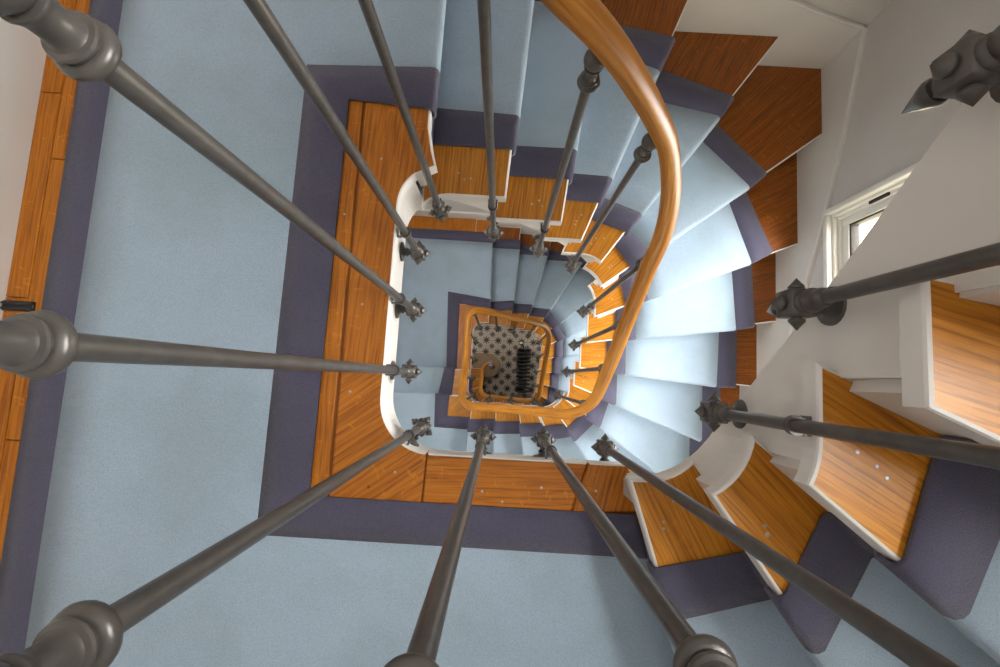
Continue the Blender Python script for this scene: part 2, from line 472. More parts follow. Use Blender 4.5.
def string_strip(name, s0, s1, parent):
    """cut string under the well ends of the treads: stepped top, smooth sloping foot"""
    verts, faces = [], []
    ss = []
    n = int((s1-s0)/0.012)
    for i in range(n+1): ss.append(s0 + (s1-s0)*i/n)
    for k in range(KMIN, KMAX+1):
        q = NOSE[k]['s'] - SET/max(0.5, abs(NOSE[k]['u'].dot(at(NOSE[k]['s'])[2])))
        if s0 < q < s1: ss += [q-1e-4, q+1e-4]
    ss.sort()
    def tk(s):
        for k in range(KMIN, KMAX+1):
            q = NOSE[k]['s'] - SET/max(0.5, abs(NOSE[k]['u'].dot(at(NOSE[k]['s'])[2])))
            if s <= q: return k
        return KMAX+1
    for s in ss:
        a, b = off(s, SET), off(s, SET+0.035)
        zt_ = ZG - dep(tk(s)) - TH + 0.002
        zb = ZG - pitch(s, 0.12) - drop(s)
        for p, z in ((a, zt_), (b, zt_), (b, zb), (a, zb)): verts.append((p.x, p.y, z))
    for i in range(len(ss)-1):
        for q in range(4):
            r = (q+1) % 4
            faces.append((4*i+q, 4*i+r, 4*i+4+r, 4*i+4+q))
    faces.append((0, 1, 2, 3)); faces.append(tuple(4*(len(ss)-1)+i for i in (3, 2, 1, 0)))
    o = mesh_obj(name, verts, faces, M['white'], parent)
    bm = bmesh.new(); bm.from_mesh(o.data); bmesh.ops.remove_doubles(bm, verts=bm.verts, dist=1e-5); bmesh.ops.recalc_face_normals(bm, faces=bm.faces); bm.to_mesh(o.data); bm.free()
    return o
def outer_t(s):
    ks = [(NOSE[k]['s'], NOSE[k]['t']) for k in range(KMIN, KMAX+1)]
    for (a, ta), (b, tb) in zip(ks, ks[1:]):
        if s <= b: return ta + (tb-ta)*(s-a)/(b-a)
    return ks[-1][1]
def soffit(s0, s1, parent):
    verts, faces = [], []
    n = int((s1-s0)/0.03)
    for i in range(n+1):
        s = s0 + (s1-s0)*i/n
        a = off(s, SET+0.02); b = per(outer_t(s), 0.01)[0]; z = ZG - pitch(s, 0.12) - drop(s) + 0.01
        verts += [(a.x, a.y, z), (b.x, b.y, z), (b.x, b.y, z+0.02), (a.x, a.y, z+0.02)]
    for i in range(n):
        faces.append((4*i, 4*i+1, 4*i+5, 4*i+4)); faces.append((4*i+3, 4*i+7, 4*i+6, 4*i+2))
    return mesh_obj('soffit', verts, faces, M['soffit'], parent, smooth=True)
def riser(k, parent):
    """board under the nosing of tread k"""
    nz = NOSE[k]; q = -SET
    c = max(0.5, abs(nz['u'].dot(at(nz['s'])[2])))
    L = (nz['O']-nz['p']).length
    a = nz['p'] + nz['u']*(SET/c) + nz['dn']*q; b = hit_outer(a, nz['u'])[1] - nz['u']*0.03
    w = nz['dn']*(-0.018)
    z1 = zt(k) - TH + 0.002; z0 = zt(k+1) - 0.01
    v = []
    for p in (a, b, b+w, a+w):
        for z in (z0, z1): v.append((p.x, p.y, z))
    f = [(0,2,3,1),(2,4,5,3),(4,6,7,5),(6,0,1,7),(1,3,5,7),(0,6,4,2)]
    return mesh_obj('riser', v, f, M['white'], parent)
nail_bm = bmesh.new(); lathe(nail_bm, [(0, 0.0014), (0.0022, 0.0011), (0.0031, 0.0)], 10)
nail0 = bm_obj('nail', nail_bm, M['steel'], None, smooth=40)
nail_used = [False]
def nail(x, y, z, parent):
    global nail0
    o = nail0 if not nail_used[0] else nail0.copy()
    if nail_used[0]: C.objects.link(o)
    nail_used[0] = True
    o.parent = parent; o.location = (x, y, z)
def split_tread(k, fl):
    poly, inner, outer = tread_poly(k)
    g = (NOSE[k]['u'] + NOSE[k-1]['u'])
    t = board('tread', poly, zt(k), fl, M['oak_tread'], g, M['white'], seed=k+20, wear=True)
    if -5 <= k <= 10:
        cen = NOSE[k]['p'].lerp(NOSE[k-1]['p'], 0.5); rr = random.Random(k*3+1)
        for j in range(2 if k > 5 else 3):
            f = rr.uniform(0.25, 0.8)
            p = NOSE[k-1]['p'].lerp(NOSE[k]['p'], f) + g.normalized()*rr.uniform(0.045, 0.105)
            nail(p.x, p.y, zt(k), t)
    return t
def flight(name, k0, k1, label):
    """treads k0..k1 plus the riser under the nosing before k0"""
    fl = empty(name, (0, 0, 0), label, 'staircase')
    for k in range(k0, k1+1): split_tread(k, fl)
    for k in range(k0-1, k1+1):
        if k < KMIN+1 or k > KMAX: continue
        riser(k, fl)
    string_strip('string', NOSE[k0-1]['s']-0.05 if k0 > KMIN+1 else NOSE[k0-1]['s'], NOSE[k1]['s']-0.002, fl)
    soffit(NOSE[k0-1]['s'], NOSE[k1]['s'], fl)
    return fl
F_UP = flight('stair_flight', -7, -1, 'upper flight of oak winder treads climbing right from the top landing')
F_MID = flight('stair_flight', 1, 17, 'middle flight of oak winder treads curving round the well below the top landing')
F_LOW = flight('stair_flight', 19, 36, 'lowest flight of oak treads winding from the small landing to the tiled floor')

# landings
def landing(k, label, boards):
    ld = empty('landing', (0, 0, 0), label, 'landing')
    poly, inner, outer = tread_poly(k)
    sl = offset_poly(poly, 0.016)
    v, f = [], []
    n = len(sl)
    for z in (zt(k)-0.006, zt(k)-0.05): v += [(p.x, p.y, z) for p in sl]
    f.append(list(range(n))); f.append([n+i for i in range(n)][::-1])
    for i in range(n): f.append((i, (i+1) % n, n+(i+1) % n, n+i))
    mesh_obj('subfloor', v, f, M['oak_red'], ld)
    string_strip('string', NOSE[k-1]['s']-0.04, NOSE[k]['s']-0.05, ld)
    soffit(NOSE[k-1]['s'], NOSE[k]['s'], ld)
    return ld
def strip_between(s0, s1, w0, w1, extra0=None, extra1=None):
    m = max(2, int((s1-s0)/0.012))
    a = [off(s0+(s1-s0)*i/m, w0) for i in range(m+1)]
    return a
LD1 = landing(0, 'top landing of old oak boards along the left and front of the well', None)
LD2 = landing(18, 'small quarter landing of oak seen down the well, with white painted edge', None)
zl = zt(0)
def s_near(x, y, s0, s1):
    best = None
    for i, p in enumerate(PATH):
        if s0 <= SS[i] <= s1:
            d = (p-Vector((x, y))).length
            if best is None or d < best[0]: best = (d, SS[i])
    return best[1]
sU, sE = NOSE[-1]['s'], NOSE[0]['s']
sB = s_near(0.205, -0.175, sU-0.2, sE); sC = s_near(-0.155, -0.175, sU, sE); sD = s_near(-0.262, 0.005, sU, sE)
def seg(s0, s1):
    m = max(3, int((s1-s0)/0.012)); return [at(s0+(s1-s0)*i/m)[0] for i in range(m+1)]
def flatboard(poly, grain, seed, nw, edge=True, nm='nosing_board', wood='oak'):
    return board(nm, poly, zl, LD1, M[wood], V2(grain), M['white'] if edge else None, seed=seed, th=0.037, r=0.004, nwhite=nw)
gap = 0.0018
yb, xl = -0.285, -0.36
# short board by the first rising step, long front board, corner board with slanting grain, wide left board
uu = NOSE[-1]['u']; pU = NOSE[-1]['p'] - NOSE[-1]['dn']*BACK
flatboard(seg(sU-0.04, sB-gap) + [V2((0.175, yb)), pU + uu*0.12], (0.25, 1), 3, len(seg(sU-0.04, sB-gap))-1)
flatboard(seg(sB, sC-gap) + [V2((-0.155, yb)), V2((0.172, yb))], (1, 0.03), 5, len(seg(sB, sC-gap))-1)
flatboard(seg(sC, sD-gap) + [V2((xl, 0.012)), V2((xl, -0.15)), V2((xl, yb)), V2((-0.158, yb))], (1, 0.75), 8, len(seg(sC, sD-gap))-1)
# left board runs to the nosing of the first falling step with a swept return
e = NOSE[0]
left_in = seg(sD, sE-0.005)
hook = [V2((-0.180, 0.489)), V2((-0.192, 0.53)), V2((-0.203, 0.585)), V2((-0.204, 0.66))]
flatboard(left_in[:-2] + hook + [V2((xl, 0.66)), V2((xl, 0.0145))], (0.06, 1), 11, len(left_in)+len(hook)-3)
fb = board('floorboard', [V2((xl-0.006, yb)), V2((xl-0.006, 0.66)), V2((-0.43, 0.66)), V2((-0.43, yb))], zl, LD1, M['oak'], V2((0, 1)), None, th=0.02, seed=14, r=0.002)
# boards along the left wall outside the carpet
for i, (x0, x1, ys) in enumerate((( -1.092, -1.02, (-1.05, -0.2, 0.455, 1.05, 1.42)), (XL, -1.095, (-1.05, -0.45, 0.12, 0.62, 1.42)))):
    for j, (y0, y1) in enumerate(zip(ys, ys[1:])):
        board('floorboard', [V2((x0, y0+0.001)), V2((x1, y0+0.001)), V2((x1, y1-0.001)), V2((x0, y1-0.001))], zl, LD1, M['oak'], V2((0, 1)), None, th=0.02, seed=30+7*i+j, r=0.002)
# rest of the landing edge over the top flight: nosing across to the back wall
board('nosing_board', [V2((-0.204, 0.662)), V2((-0.198, YB)), V2((-0.30, YB)), V2((-0.30, 0.662))], zl, LD1, M['oak'], V2((0, 1)), M['white'], th=0.036, seed=41)
for (x, y) in ((-0.31, 0.50), (-0.29, 0.38), (-0.325, 0.15), (-0.22, -0.22), (-0.025, -0.25), (0.105, -0.235), (0.02, -0.27), (0.225, -0.235), (-0.385, 0.36), (-0.335, -0.05)):
    nail(x, y, zl, LD1)
# small landing boards
poly, inner, outer = tread_poly(18)
board('nosing_board', inner + [V2((NOSE[18]['p'].x-0.002, 0.64)), V2((-0.42, 0.64)), V2((-0.42, NOSE[17]['p'].y-0.04))], zt(18), LD2, M['oak'], V2((0.2, 1)), M['white'], seed=51)
board('nosing_board', [V2((-0.135, 0.642)), V2((-0.15, YB)), V2((-0.30, YB)), V2((-0.30, 0.642))], zt(18), LD2, M['oak'], V2((0, 1)), M['white'], seed=52)
board('floorboard', [V2((-1.00, 0.0)), V2((-1.00, 1.249)), V2((XL, 1.249)), V2((XL, 0.0))], zt(18), LD2, M['oak_red'], V2((0, 1)), None, th=0.02, seed=53, r=0.002)

for j, (x0, x1) in enumerate(((-1.14, -0.83), (-0.829, -0.50), (-0.499, -0.302))):
    board('floorboard', [V2((x0, 1.25)), V2((x1, 1.25)), V2((x1, YB)), V2((x0, YB))], zt(18), LD2, M['oak'], V2((0, 1)), None, th=0.02, seed=60+j, r=0.002)
# ------------------------------------------------------------------ stair carpet
def inner_d(k):
    A = {-1: (0.165, 0.26), -2: (0.178, 0.272), -3: (0.137, 0.228), 4: (0.151, 0.244), 10: (0.15, 0.25), 11: (0.155, 0.25), 3: (0.145, 0.245)}
    if k in A: return A[k]
    c = max(0.6, abs(NOSE[k]['u'].dot(at(NOSE[k]['s'])[2])))
    if k >= 19: return 0.15/c, 0.24/c
    if k >= 12: return 0.125/c, 0.215/c
    return 0.138/c, 0.235/c
OUT = {3: ((0.500, 1.125), (0.554, 1.254)), 4: ((0.798, 1.067), (0.853, 1.153)), 5: ((1.007, 0.869), (1.080, 0.935)),
       6: ((1.108, 0.591), (1.204, 0.648)), 7: ((1.127, 0.307), (1.219, 0.327)), 8: ((1.115, 0.028), (1.215, 0.03))}
def cpts(k):
    nz = NOSE[k]; a, b = inner_d(k)
    A, B = nz['p'] + nz['u']*a, nz['p'] + nz['u']*b
    if k in OUT: Cc, D = V2(OUT[k][0]), V2(OUT[k][1])
    else:
        j = k + 0
        L = (nz['O']-nz['p']).length
        i = per(nz['t'])[1]
        nrm = [V2((-1, 0)), V2((0, 1)), V2((1, 0)), V2((0, -1))][i]
        c = max(0.45, abs(nz['u'].dot(nrm)))
        if i == 2: D_, C_ = 0.095, 0.177
        else: D_, C_ = 0.12, 0.215
        Cc, D = nz['O'] - nz['u']*(C_/c), nz['O'] - nz['u']*(D_/c)
    return [D, Cc, B, A]
CT = 0.010
def runner(ks, mids, label, group, backs=None):
    root = empty('stair_carpet', (0, 0, 0), label, 'carpet')
    chains = [[], [], [], []]
    for n, k in enumerate(ks):
        z = zt(k) + CT
        back, front = ([V2(q) for q in backs[k]] if backs and k in backs else cpts(k-1)), cpts(k)
        nb, nf = NOSE[k-1]['dn'], NOSE[k]['dn']
        for c in range(4):
            pb = back[c] - nb*(SET-0.009); F = front[c]
            ch = chains[c]
            if n == 0 : ch.append((pb, z))
            else: ch.append((pb, z+0.004))
            ch.append((pb + nb*0.006, z))
            for mlist in mids.get(k, []): ch.append((V2(mlist[c]), z))
            m = 3
            last = ch[-1][0]
            for i in range(1, m): ch.append((last.lerp(F - nf*0.006, i/m), z))
            ch.append((F - nf*0.006, z)); ch.append((F + nf*0.004, z-0.002)); ch.append((F + nf*0.010, z-0.009)); ch.append((F + nf*0.012, z-0.022))
            ch.append((F + nf*0.009, z-0.038)); ch.append((F - nf*0.004, z-0.050)); ch.append((F - nf*(SET-0.011), z-0.056))
            if n == len(ks)-1: ch.append((F - nf*(SET-0.010), zt(k+1)+0.004))
    npt = len(chains[0])
    for nm, (i, j), mt, cuts in (('outer_border', (0, 1), 'purple', 2), ('field', (1, 2), 'blue', 5), ('inner_border', (2, 3), 'purple', 2)):
        v, f = [], []
        for q in range(npt):
            a, b = chains[i][q], chains[j][q]
            for w in range(cuts+1):
                t = w/cuts; p = a[0].lerp(b[0], t); v.append((p.x, p.y, a[1]))
        W = cuts+1
        for q in range(npt-1):
            for w in range(cuts): f.append((q*W+w, q*W+w+1, (q+1)*W+w+1, (q+1)*W+w))
        o = mesh_obj(nm, v, f, M[mt], root, smooth=True)
        bm = bmesh.new(); bm.from_mesh(o.data)
        # make the pile face up
        up = sum(fc.normal.z*fc.calc_area() for fc in bm.faces)
        if up < 0: bmesh.ops.reverse_faces(bm, faces=bm.faces)
        bm.to_mesh(o.data); bm.free()
        md = o.modifiers.new('thickness', 'SOLIDIFY'); md.thickness = 0.008; md.offset = -1
    return root
D1 = [(-1.048, -0.94), (-0.968, -0.85), (-0.507, -0.367), (-0.402, -0.280)]
D2 = [(-1.048, 1.31), (-0.968, 1.22), (-0.505, 0.720), (-0.398, 0.640)]
runner(list(range(-7, 0)), {}, 'pale blue carpet with purple borders on the steps rising at the right', 'stair carpets')
bU = NOSE[-1]
def on_line(y, k=-1): 
    q = bU['p'] + bU['dn']*0.0; return q + bU['u']*((y-q.y)/bU['u'].y)
runner([0], {0: [D1, D2]}, 'wide pale blue carpet with mitred purple border on the top landing', 'stair carpets',
       {0: [on_line(-0.94), on_line(-0.85), on_line(-0.372), on_line(-0.284)]})
D3 = [(-1.048, -0.94), (-0.968, -0.85), (-0.503, -0.42), (-0.405, -0.325)]
D5 = [(-1.04, 1.31), (-0.96, 1.22), (-0.510, 0.745), (-0.400, 0.645)]
D6 = [(-1.04, -0.94), (-0.96, -0.85), (-0.49, -0.49), (-0.41, -0.40)]
runner(list(range(1, 18)), {16: [D3]}, 'pale blue carpet with purple borders running down the middle flight', 'stair carpets')
runner([18], {18: [D5]}, 'pale blue mitred carpet with faint mottling on the small landing', 'stair carpets')  # mottling comes from the broad noise in the carpet colour
runner(list(range(19, 36)), {}, 'pale blue carpet with purple borders on the lowest flight', 'stair carpets')

# ------------------------------------------------------------------ balusters
def make_baluster():
    """origin: centre of the square block; local +X points at the string; rail underside at +LB"""
    root = empty('baluster', (0, 0, 0))
    LB = 0.985
    # shaft
    bm = bmesh.new(); lathe(bm, [(0, 0.0), (0.0088, 0.02), (0.0088, 0.50), (0.0084, LB-0.05), (0.0, LB-0.045)], 18); bm_obj('shaft', bm, M['iron'], root, smooth=50)
    # top: collar, neck and ball under the rail
    bm = bmesh.new()
    P = [(0.0085, LB-0.0745), (0.0150, LB-0.0740), (0.0176, LB-0.0720), (0.0185, LB-0.0690), (0.0176, LB-0.0660), (0.0150, LB-0.0640), (0.0130, LB-0.0635), (0.0130, LB-0.0620), (0.0150, LB-0.0612), (0.0155, LB-0.0595), (0.0148, LB-0.0578), (0.0120, LB-0.0570),
         (0.0108, LB-0.055), (0.0102, LB-0.048), (0.0104, LB-0.042), (0.0120, LB-0.0375), (0.0136, LB-0.0350), (0.0136, LB-0.0335), (0.0112, LB-0.0325), (0.0, LB-0.032)]
    lathe(bm, P, 24); bm_obj('collar', bm, M['iron'], root, smooth=38)
    bm = bmesh.new(); R = 0.0172; zc = LB-0.0185
    lathe(bm, [(R*math.sin(a), zc-R*math.cos(a)) for a in [PI*i/14 for i in range(15)]], 24); bm_obj('ball', bm, M['iron'], root, smooth=80)
    # lower turned neck
    bm = bmesh.new()
    lathe(bm, [(0.0, 0.010), (0.0155, 0.014), (0.0165, 0.019), (0.0155, 0.023), (0.0130, 0.025), (0.0150, 0.028), (0.0160, 0.032), (0.0145, 0.037), (0.0115, 0.041), (0.0118, 0.045), (0.0128, 0.048), (0.0118, 0.052), (0.0086, 0.056)], 20)
    bm_obj('neck', bm, M['iron'], root, smooth=50)
    # square block
    bm = bmesh.new(); rbox(bm, -0.0178, 0.0178, -0.0178, 0.0178, -0.0178, 0.0178, 0.0018, 1); bm_obj('block', bm, M['iron'], root, smooth=20)
    # pointed studs on three faces
    for ax in ((-1, 0), (0, 1), (0, -1)):
        d = Vector((ax[0], ax[1], 0)); rot = d.to_track_quat('Z', 'Y').to_matrix().to_4x4()
        bm = bmesh.new(); lathe(bm, [(0.0066, 0.0170), (0.0066, 0.0205), (0.0102, 0.0208), (0.0104, 0.0232), (0.0, 0.0355)], 16, rot)
        bm_obj('stud', bm, M['iron'], root, smooth=27)
    # pendant finial
    bm = bmesh.new()
    lathe(bm, [(0.0115, -0.0170), (0.0115, -0.0192), (0.0080, -0.0205), (0.0072, -0.024), (0.0080, -0.0275), (0.0120, -0.0285), (0.0134, -0.0310), (0.0134, -0.0345), (0.0118, -0.0395), (0.0, -0.068)], 18)
    bm_obj('finial', bm, M['iron'], root, smooth=32)
    # arm and rosette on the string
    rot = Vector((1, 0, 0)).to_track_quat('Z', 'Y').to_matrix().to_4x4()
    bm = bmesh.new()
    lathe(bm, [(0.0, 0.014), (0.0105, 0.0145), (0.0115, 0.018), (0.0085, 0.021), (0.0085, 0.026), (0.0125, 0.029), (0.0125, 0.032), (0.010, 0.035), (0.013, 0.0385), (0.018, 0.041), (0.0255, 0.0425), (0.0265, 0.0465), (0.0, 0.0475)], 20, rot)
    bm_obj('rosette', bm, M['iron'], root, smooth=40)
    # strap that clips the shaft to the tread edge (placed per baluster)
    bm = bmesh.new()
    for i in range(18):
        pass
    ring = [(0.0092, -0.005), (0.0130, -0.005), (0.0130, 0.005), (0.0092, 0.005), (0.0092, -0.005)]
    lathe(bm, ring, 18)
    rbox(bm, 0.008, 0.0215, -0.013, -0.0085, -0.005, 0.005, 0.001, 1); rbox(bm, 0.008, 0.0215, 0.0085, 0.013, -0.005, 0.005, 0.001, 1)
    st = bm_obj('strap', bm, M['iron'], root, smooth=40)
    return root
proto = make_baluster()
RO = -0.0185                                                     # shaft axis in front of the tread edge
s_ref = s_near(-0.262, 0.175, sU, sE)
SP = 0.1655
LABELS = {
 -10: 'iron baluster by the rising steps, uppermost beside the front right corner of the frame',
}
TARGET = {-8: (0.415, 0.285), -7: (0.415, 0.120), -6: (0.40, -0.036), -5: (0.266, -0.175), -4: (0.124, -0.175), -3: (-0.035, -0.175), -2: (-0.210, -0.156), -1: (-0.262, 0.000),
          0: (-0.262, 0.172), 1: (-0.262, 0.330), 2: (-0.203, 0.475), 3: (-0.050, 0.488), 4: (0.109, 0.488), 5: (0.263, 0.488), 6: (0.415, 0.350), 7: (0.415, 0.197), 8: (0.418, 0.055), 9: (0.412, -0.108)}
blist = []
for i in sorted(TARGET):
    lo_, hi_ = (0, sU-0.03) if i <= -6 else ((sU-0.08, sE+0.01) if i <= 1 else (sE-0.12, sE+2.0))
    blist.append((i, s_near(*TARGET[i], lo_, hi_)))
while blist[-1][1] + SP < NOSE[36]['s'] - 0.03: blist.append((blist[-1][0]+1, blist[-1][1]+SP))
ORD = ['first', 'second', 'third', 'fourth', 'fifth', 'sixth', 'seventh', 'eighth', 'ninth', 'tenth', 'eleventh', 'twelfth', 'thirteenth', 'fourteenth', 'fifteenth', 'sixteenth', 'seventeenth', 'eighteenth']
segs = {}
for i, s in blist:
    if s < sU - 0.02: key = 'up'
    elif s < sE + 0.02: key = 'top'
    elif s < NOSE[17]['s']: key = 'mid'
    elif s < NOSE[18]['s']+0.02: key = 'small'
    else: key = 'low'
    segs.setdefault(key, []).append((i, s))
TXT = {'up': 'slim grey iron baluster on the rising right-hand steps, {} counting up from the top landing',
       'top': 'slim grey iron baluster on the top landing edge, {} clockwise from the rising steps',
       'mid': 'grey iron baluster on the middle flight, {} going down from the top landing',
       'small': 'small distant iron baluster on the quarter landing edge, {} in going down',
       'low': 'small distant iron baluster on the lowest flight, {} below the quarter landing'}
first = True
for key, lst in segs.items():
    order = list(reversed(lst)) if key == 'up' else lst
    for n, (i, s) in enumerate(order):
        o = proto if first else copy_tree(proto)
        first = False
        p = off(s, RO); nn = at(s)[2]
        zr = ZG - rail_depth(s); zb = ZG - pitch(s, 0.09) - (0.275 - 0.085*flatness(s)) - {-6: 0.07, -7: 0.075, -8: 0.055}.get(i, 0)
        ext = zr - zb - 0.985
        o.location = (p.x, p.y, zb); o.rotation_euler = (0, 0, math.atan2(nn.y, nn.x))
        tag(o, TXT[key].format(ORD[n]), 'baluster', 'iron balusters round the stairwell')
        if i in (-5, -7): o['nostrap'] = 1
        elif 'nostrap' in o: del o['nostrap']
        for ch in o.children:
            if ch.name.startswith(('collar', 'ball')): ch.location = (0, 0, ext)
            if ch.name.startswith('shaft'): ch.scale = (1, 1, (0.985+ext-0.03)/(0.985-0.03))
            if ch.name.startswith('strap') and i in (-5, -7): continue
            if ch.name.startswith('strap'): ch.location = (0, 0, zt(tread_of(s+0.02)) - 0.018 - zb)

for o in list(C.objects):
    if o.name.startswith('strap') and o.parent and o.parent.get('nostrap'): bpy.data.objects.remove(o)
for o in C.objects:
    if 'nostrap' in o: del o['nostrap']

# ------------------------------------------------------------------ handrail
def sweep(name, pts, prof, mat, parent=None, cap=True):
    """pts: list of Vector3; prof: (lateral, vertical) loop"""
    n = len(prof); verts, faces, uvs = [], [], []
    acc = 0
    plen = [0]
    for a, b in zip(prof, prof[1:]): plen.append(plen[-1] + math.hypot(b[0]-a[0], b[1]-a[1]))
    for i, p in enumerate(pts):
        a = pts[max(i-1, 0)]; b = pts[min(i+1, len(pts)-1)]
        if i: acc += (p-pts[i-1]).length
        d = (b-a); h = Vector((d.x, d.y, 0)).normalized(); side = Vector((-h.y, h.x, 0)); dn = d.normalized()
        up = side.cross(dn)
        if up.z < 0: up = -up
        up = (up*0.5 + Vector((0, 0, 1))*0.5).normalized()
        for q, (lx, lz) in enumerate(prof):
            w = p + side*lx + up*lz
            verts.append(w); uvs.append((acc, plen[q]))
    for i in range(len(pts)-1):
        for q in range(n):
            r = (q+1) % n
            faces.append((i*n+q, i*n+r, (i+1)*n+r, (i+1)*n+q))
    if cap:
        faces.append(tuple(range(n))[::-1]); faces.append(tuple((len(pts)-1)*n+i for i in range(n)))
    o = mesh_obj(name, verts, faces, mat, parent, uvs=uvs, smooth=True)
    bm = bmesh.new(); bm.from_mesh(o.data); bmesh.ops.recalc_face_normals(bm, faces=bm.faces); bm.to_mesh(o.data); bm.free()
    return o
RAILP = [(-0.013, 0.0), (0.013, 0.0), (0.0165, 0.003), (0.0172, 0.0075), (0.0225, 0.0125), (0.0245, 0.019), (0.0240, 0.026), (0.0215, 0.033), (0.0150, 0.0395), (0.0075, 0.0432),
         (0.0, 0.0445), (-0.0075, 0.0432), (-0.0150, 0.0395), (-0.0215, 0.033), (-0.0240, 0.026), (-0.0245, 0.019), (-0.0225, 0.0125), (-0.0172, 0.0075), (-0.0165, 0.003)]
rp = []
s = NOSE[-7]['s']
s_end = s_near(-0.262, 0.09, NOSE[34]['s'], STOT)
while s < s_end:
    p = off(s, RO); rp.append(Vector((p.x, p.y, ZG - rail_depth(s)))); s += 0.014
zv = ZG - rail_depth(s_end)
for a in range(0, 10):                                           # volute towards the newel
    th = PI - a*(PI*0.62)/9; rp.append(Vector((-0.148 + 0.095*math.cos(th), 0.095 + 0.088*math.sin(th), zv)))
hr = sweep('handrail', rp, RAILP, M['oak_rail'])
tag(hr, 'polished orange-brown wooden handrail spiralling down the open stairwell', 'handrail')

# newel post on the curtail step
NX, NY = -0.137, 0.181
nw = empty('newel_post', (NX, NY, ZG-dep(37)), 'iron newel post with round glass knob at the foot of the stairs', 'newel')
bm = bmesh.new(); Hn = zv - (ZG-dep(37))
lathe(bm, [(0.0, 0.0), (0.05, 0.0), (0.05, 0.02), (0.032, 0.035), (0.024, 0.06), (0.030, 0.09), (0.022, 0.12), (0.020, 0.4), (0.018, Hn-0.10), (0.028, Hn-0.06), (0.02, Hn-0.03), (0.034, Hn-0.005), (0.034, Hn+0.02), (0.0, Hn+0.022)], 24)
bm_obj('post', bm, M['iron'], nw, smooth=40)
bm = bmesh.new()
lathe(bm, [(0.0, Hn+0.015), (0.048, Hn+0.018), (0.052, Hn+0.03), (0.046, Hn+0.044), (0.0, Hn+0.046)], 24); bm_obj('collar', bm, M['oak_rail'], nw, smooth=40)
bm = bmesh.new(); R = 0.046
lathe(bm, [(0.0, Hn+0.042), (0.030, Hn+0.044), (0.042, Hn+0.060), (0.044, Hn+0.075), (0.036, Hn+0.094), (0.018, Hn+0.106), (0.0, Hn+0.109)], 10)
def knob_mat():
    m, nt, b = new_mat('cut_glass_knob'); L = nt.links.new
    g = N(nt, 'ShaderNodeNewGeometry'); v = N(nt, 'ShaderNodeTexVoronoi', Scale=55.0); L(g.outputs['Position'], v.inputs['Vector'])
    r = ramp(nt, [(0.15, (0.75, 0.73, 0.71)), (0.5, (0.16, 0.15, 0.16))]); L(v.outputs['Distance'], r.inputs[0]); L(r.outputs[0], b.inputs['Base Color'])
    b.inputs['Roughness'].default_value = 0.12; return m
M['knob'] = knob_mat()
bm_obj('knob', bm, M['knob'], nw)

# curtail (bottom) step of tan stone, rounded end
cp = []
x0, x1, y0, y1 = -0.44, -0.015, -0.01, 0.375
rr_ = 0.19
cp += [V2((x0, y0)), V2((x1-rr_, y0))]
for a in range(1, 12): th = -PI/2 + a*PI/12; cp.append(V2((x1-rr_ + rr_*math.cos(th), (y0+y1)/2 + (y1-y0)/2*math.sin(th))))
cp += [V2((x1-rr_, y1)), V2((x0, y1))]
v, f = [], []
zc0 = ZG - dep(37)
rings = [(offset_poly(cp, 0.012), zc0), (offset_poly(cp, 0.003), zc0-0.004), (cp, zc0-0.012), (cp, zc0-0.030), (offset_poly(cp, 0.02), zc0-0.036), (offset_poly(cp, 0.02), 0.0)]
n = len(cp)
for pl, z in rings: v += [(p.x, p.y, z) for p in pl]
f.append(list(range(n)))
for q in range(5):
    for i in range(n): f.append((q*n+i, q*n+(i+1) % n, (q+1)*n+(i+1) % n, (q+1)*n+i))
cs = mesh_obj('curtail_step', v, f, M['stone'])
bm = bmesh.new(); bm.from_mesh(cs.data); bmesh.ops.recalc_face_normals(bm, faces=bm.faces); bm.to_mesh(cs.data); bm.free()
tag(cs, 'tan stone bottom step with rounded end on the tiled floor', 'step')

# ------------------------------------------------------------------ radiator on the ground floor
rad = empty('radiator', (0.34, 0.13, 0), 'black ribbed column radiator standing on the patterned tile floor', 'radiator')
def section_bm():
    bm = bmesh.new()
    for cx in (-0.056, 0.056):
        rbox(bm, cx-0.048, cx+0.048, -0.014, 0.014, 0.10, 0.66, 0.0125, 3)
    rbox(bm, -0.06, 0.06, -0.021, 0.021, 0.125, 0.165, 0.012, 2); rbox(bm, -0.06, 0.06, -0.021, 0.021, 0.575, 0.615, 0.012, 2)
    return bm
sec0 = bm_obj('section', section_bm(), M['black'], rad, smooth=40)
NS = 12
for i in range(NS):
    o = sec0 if i == 0 else sec0.copy()
    if i: C.objects.link(o); o.parent = rad
    o.location = (0, (i-(NS-1)/2)*0.056, 0)
for sy in (-1, 1):
    bm = bmesh.new(); rbox(bm, -0.085, 0.085, sy*(NS-1)/2*0.056-0.012, sy*(NS-1)/2*0.056+0.012, 0.0, 0.11, 0.008, 2)
    bm_obj('foot', bm, M['black'], rad, smooth=40)
vx = empty('radiator_valve', (0.315, 0.50, 0), 'chrome valve and pipe beside the black radiator on the tile floor', 'valve')
bm = bmesh.new(); lathe(bm, [(0.0, 0.0), (0.011, 0.0), (0.011, 0.60), (0.0, 0.602)], 12); bm_obj('pipe', bm, M['black'], vx, smooth=40)
bm = bmesh.new(); lathe(bm, [(0.0, 0.585), (0.022, 0.59), (0.032, 0.61), (0.030, 0.64), (0.016, 0.655), (0.0, 0.657)], 16, Matrix.Translation((-0.03, 0.03, 0))); bm_obj('handwheel', bm, M['chrome'], vx, smooth=50)
bm = bmesh.new(); lathe(bm, [(0.0, 0), (0.012, 0), (0.012, 0.14), (0, 0.14)], 12, Matrix.Translation((0, 0, 0.62)) @ Vector((0.35, -0.94, 0)).to_track_quat('Z', 'Y').to_matrix().to_4x4()); bm_obj('elbow', bm, M['black'], vx, smooth=40)

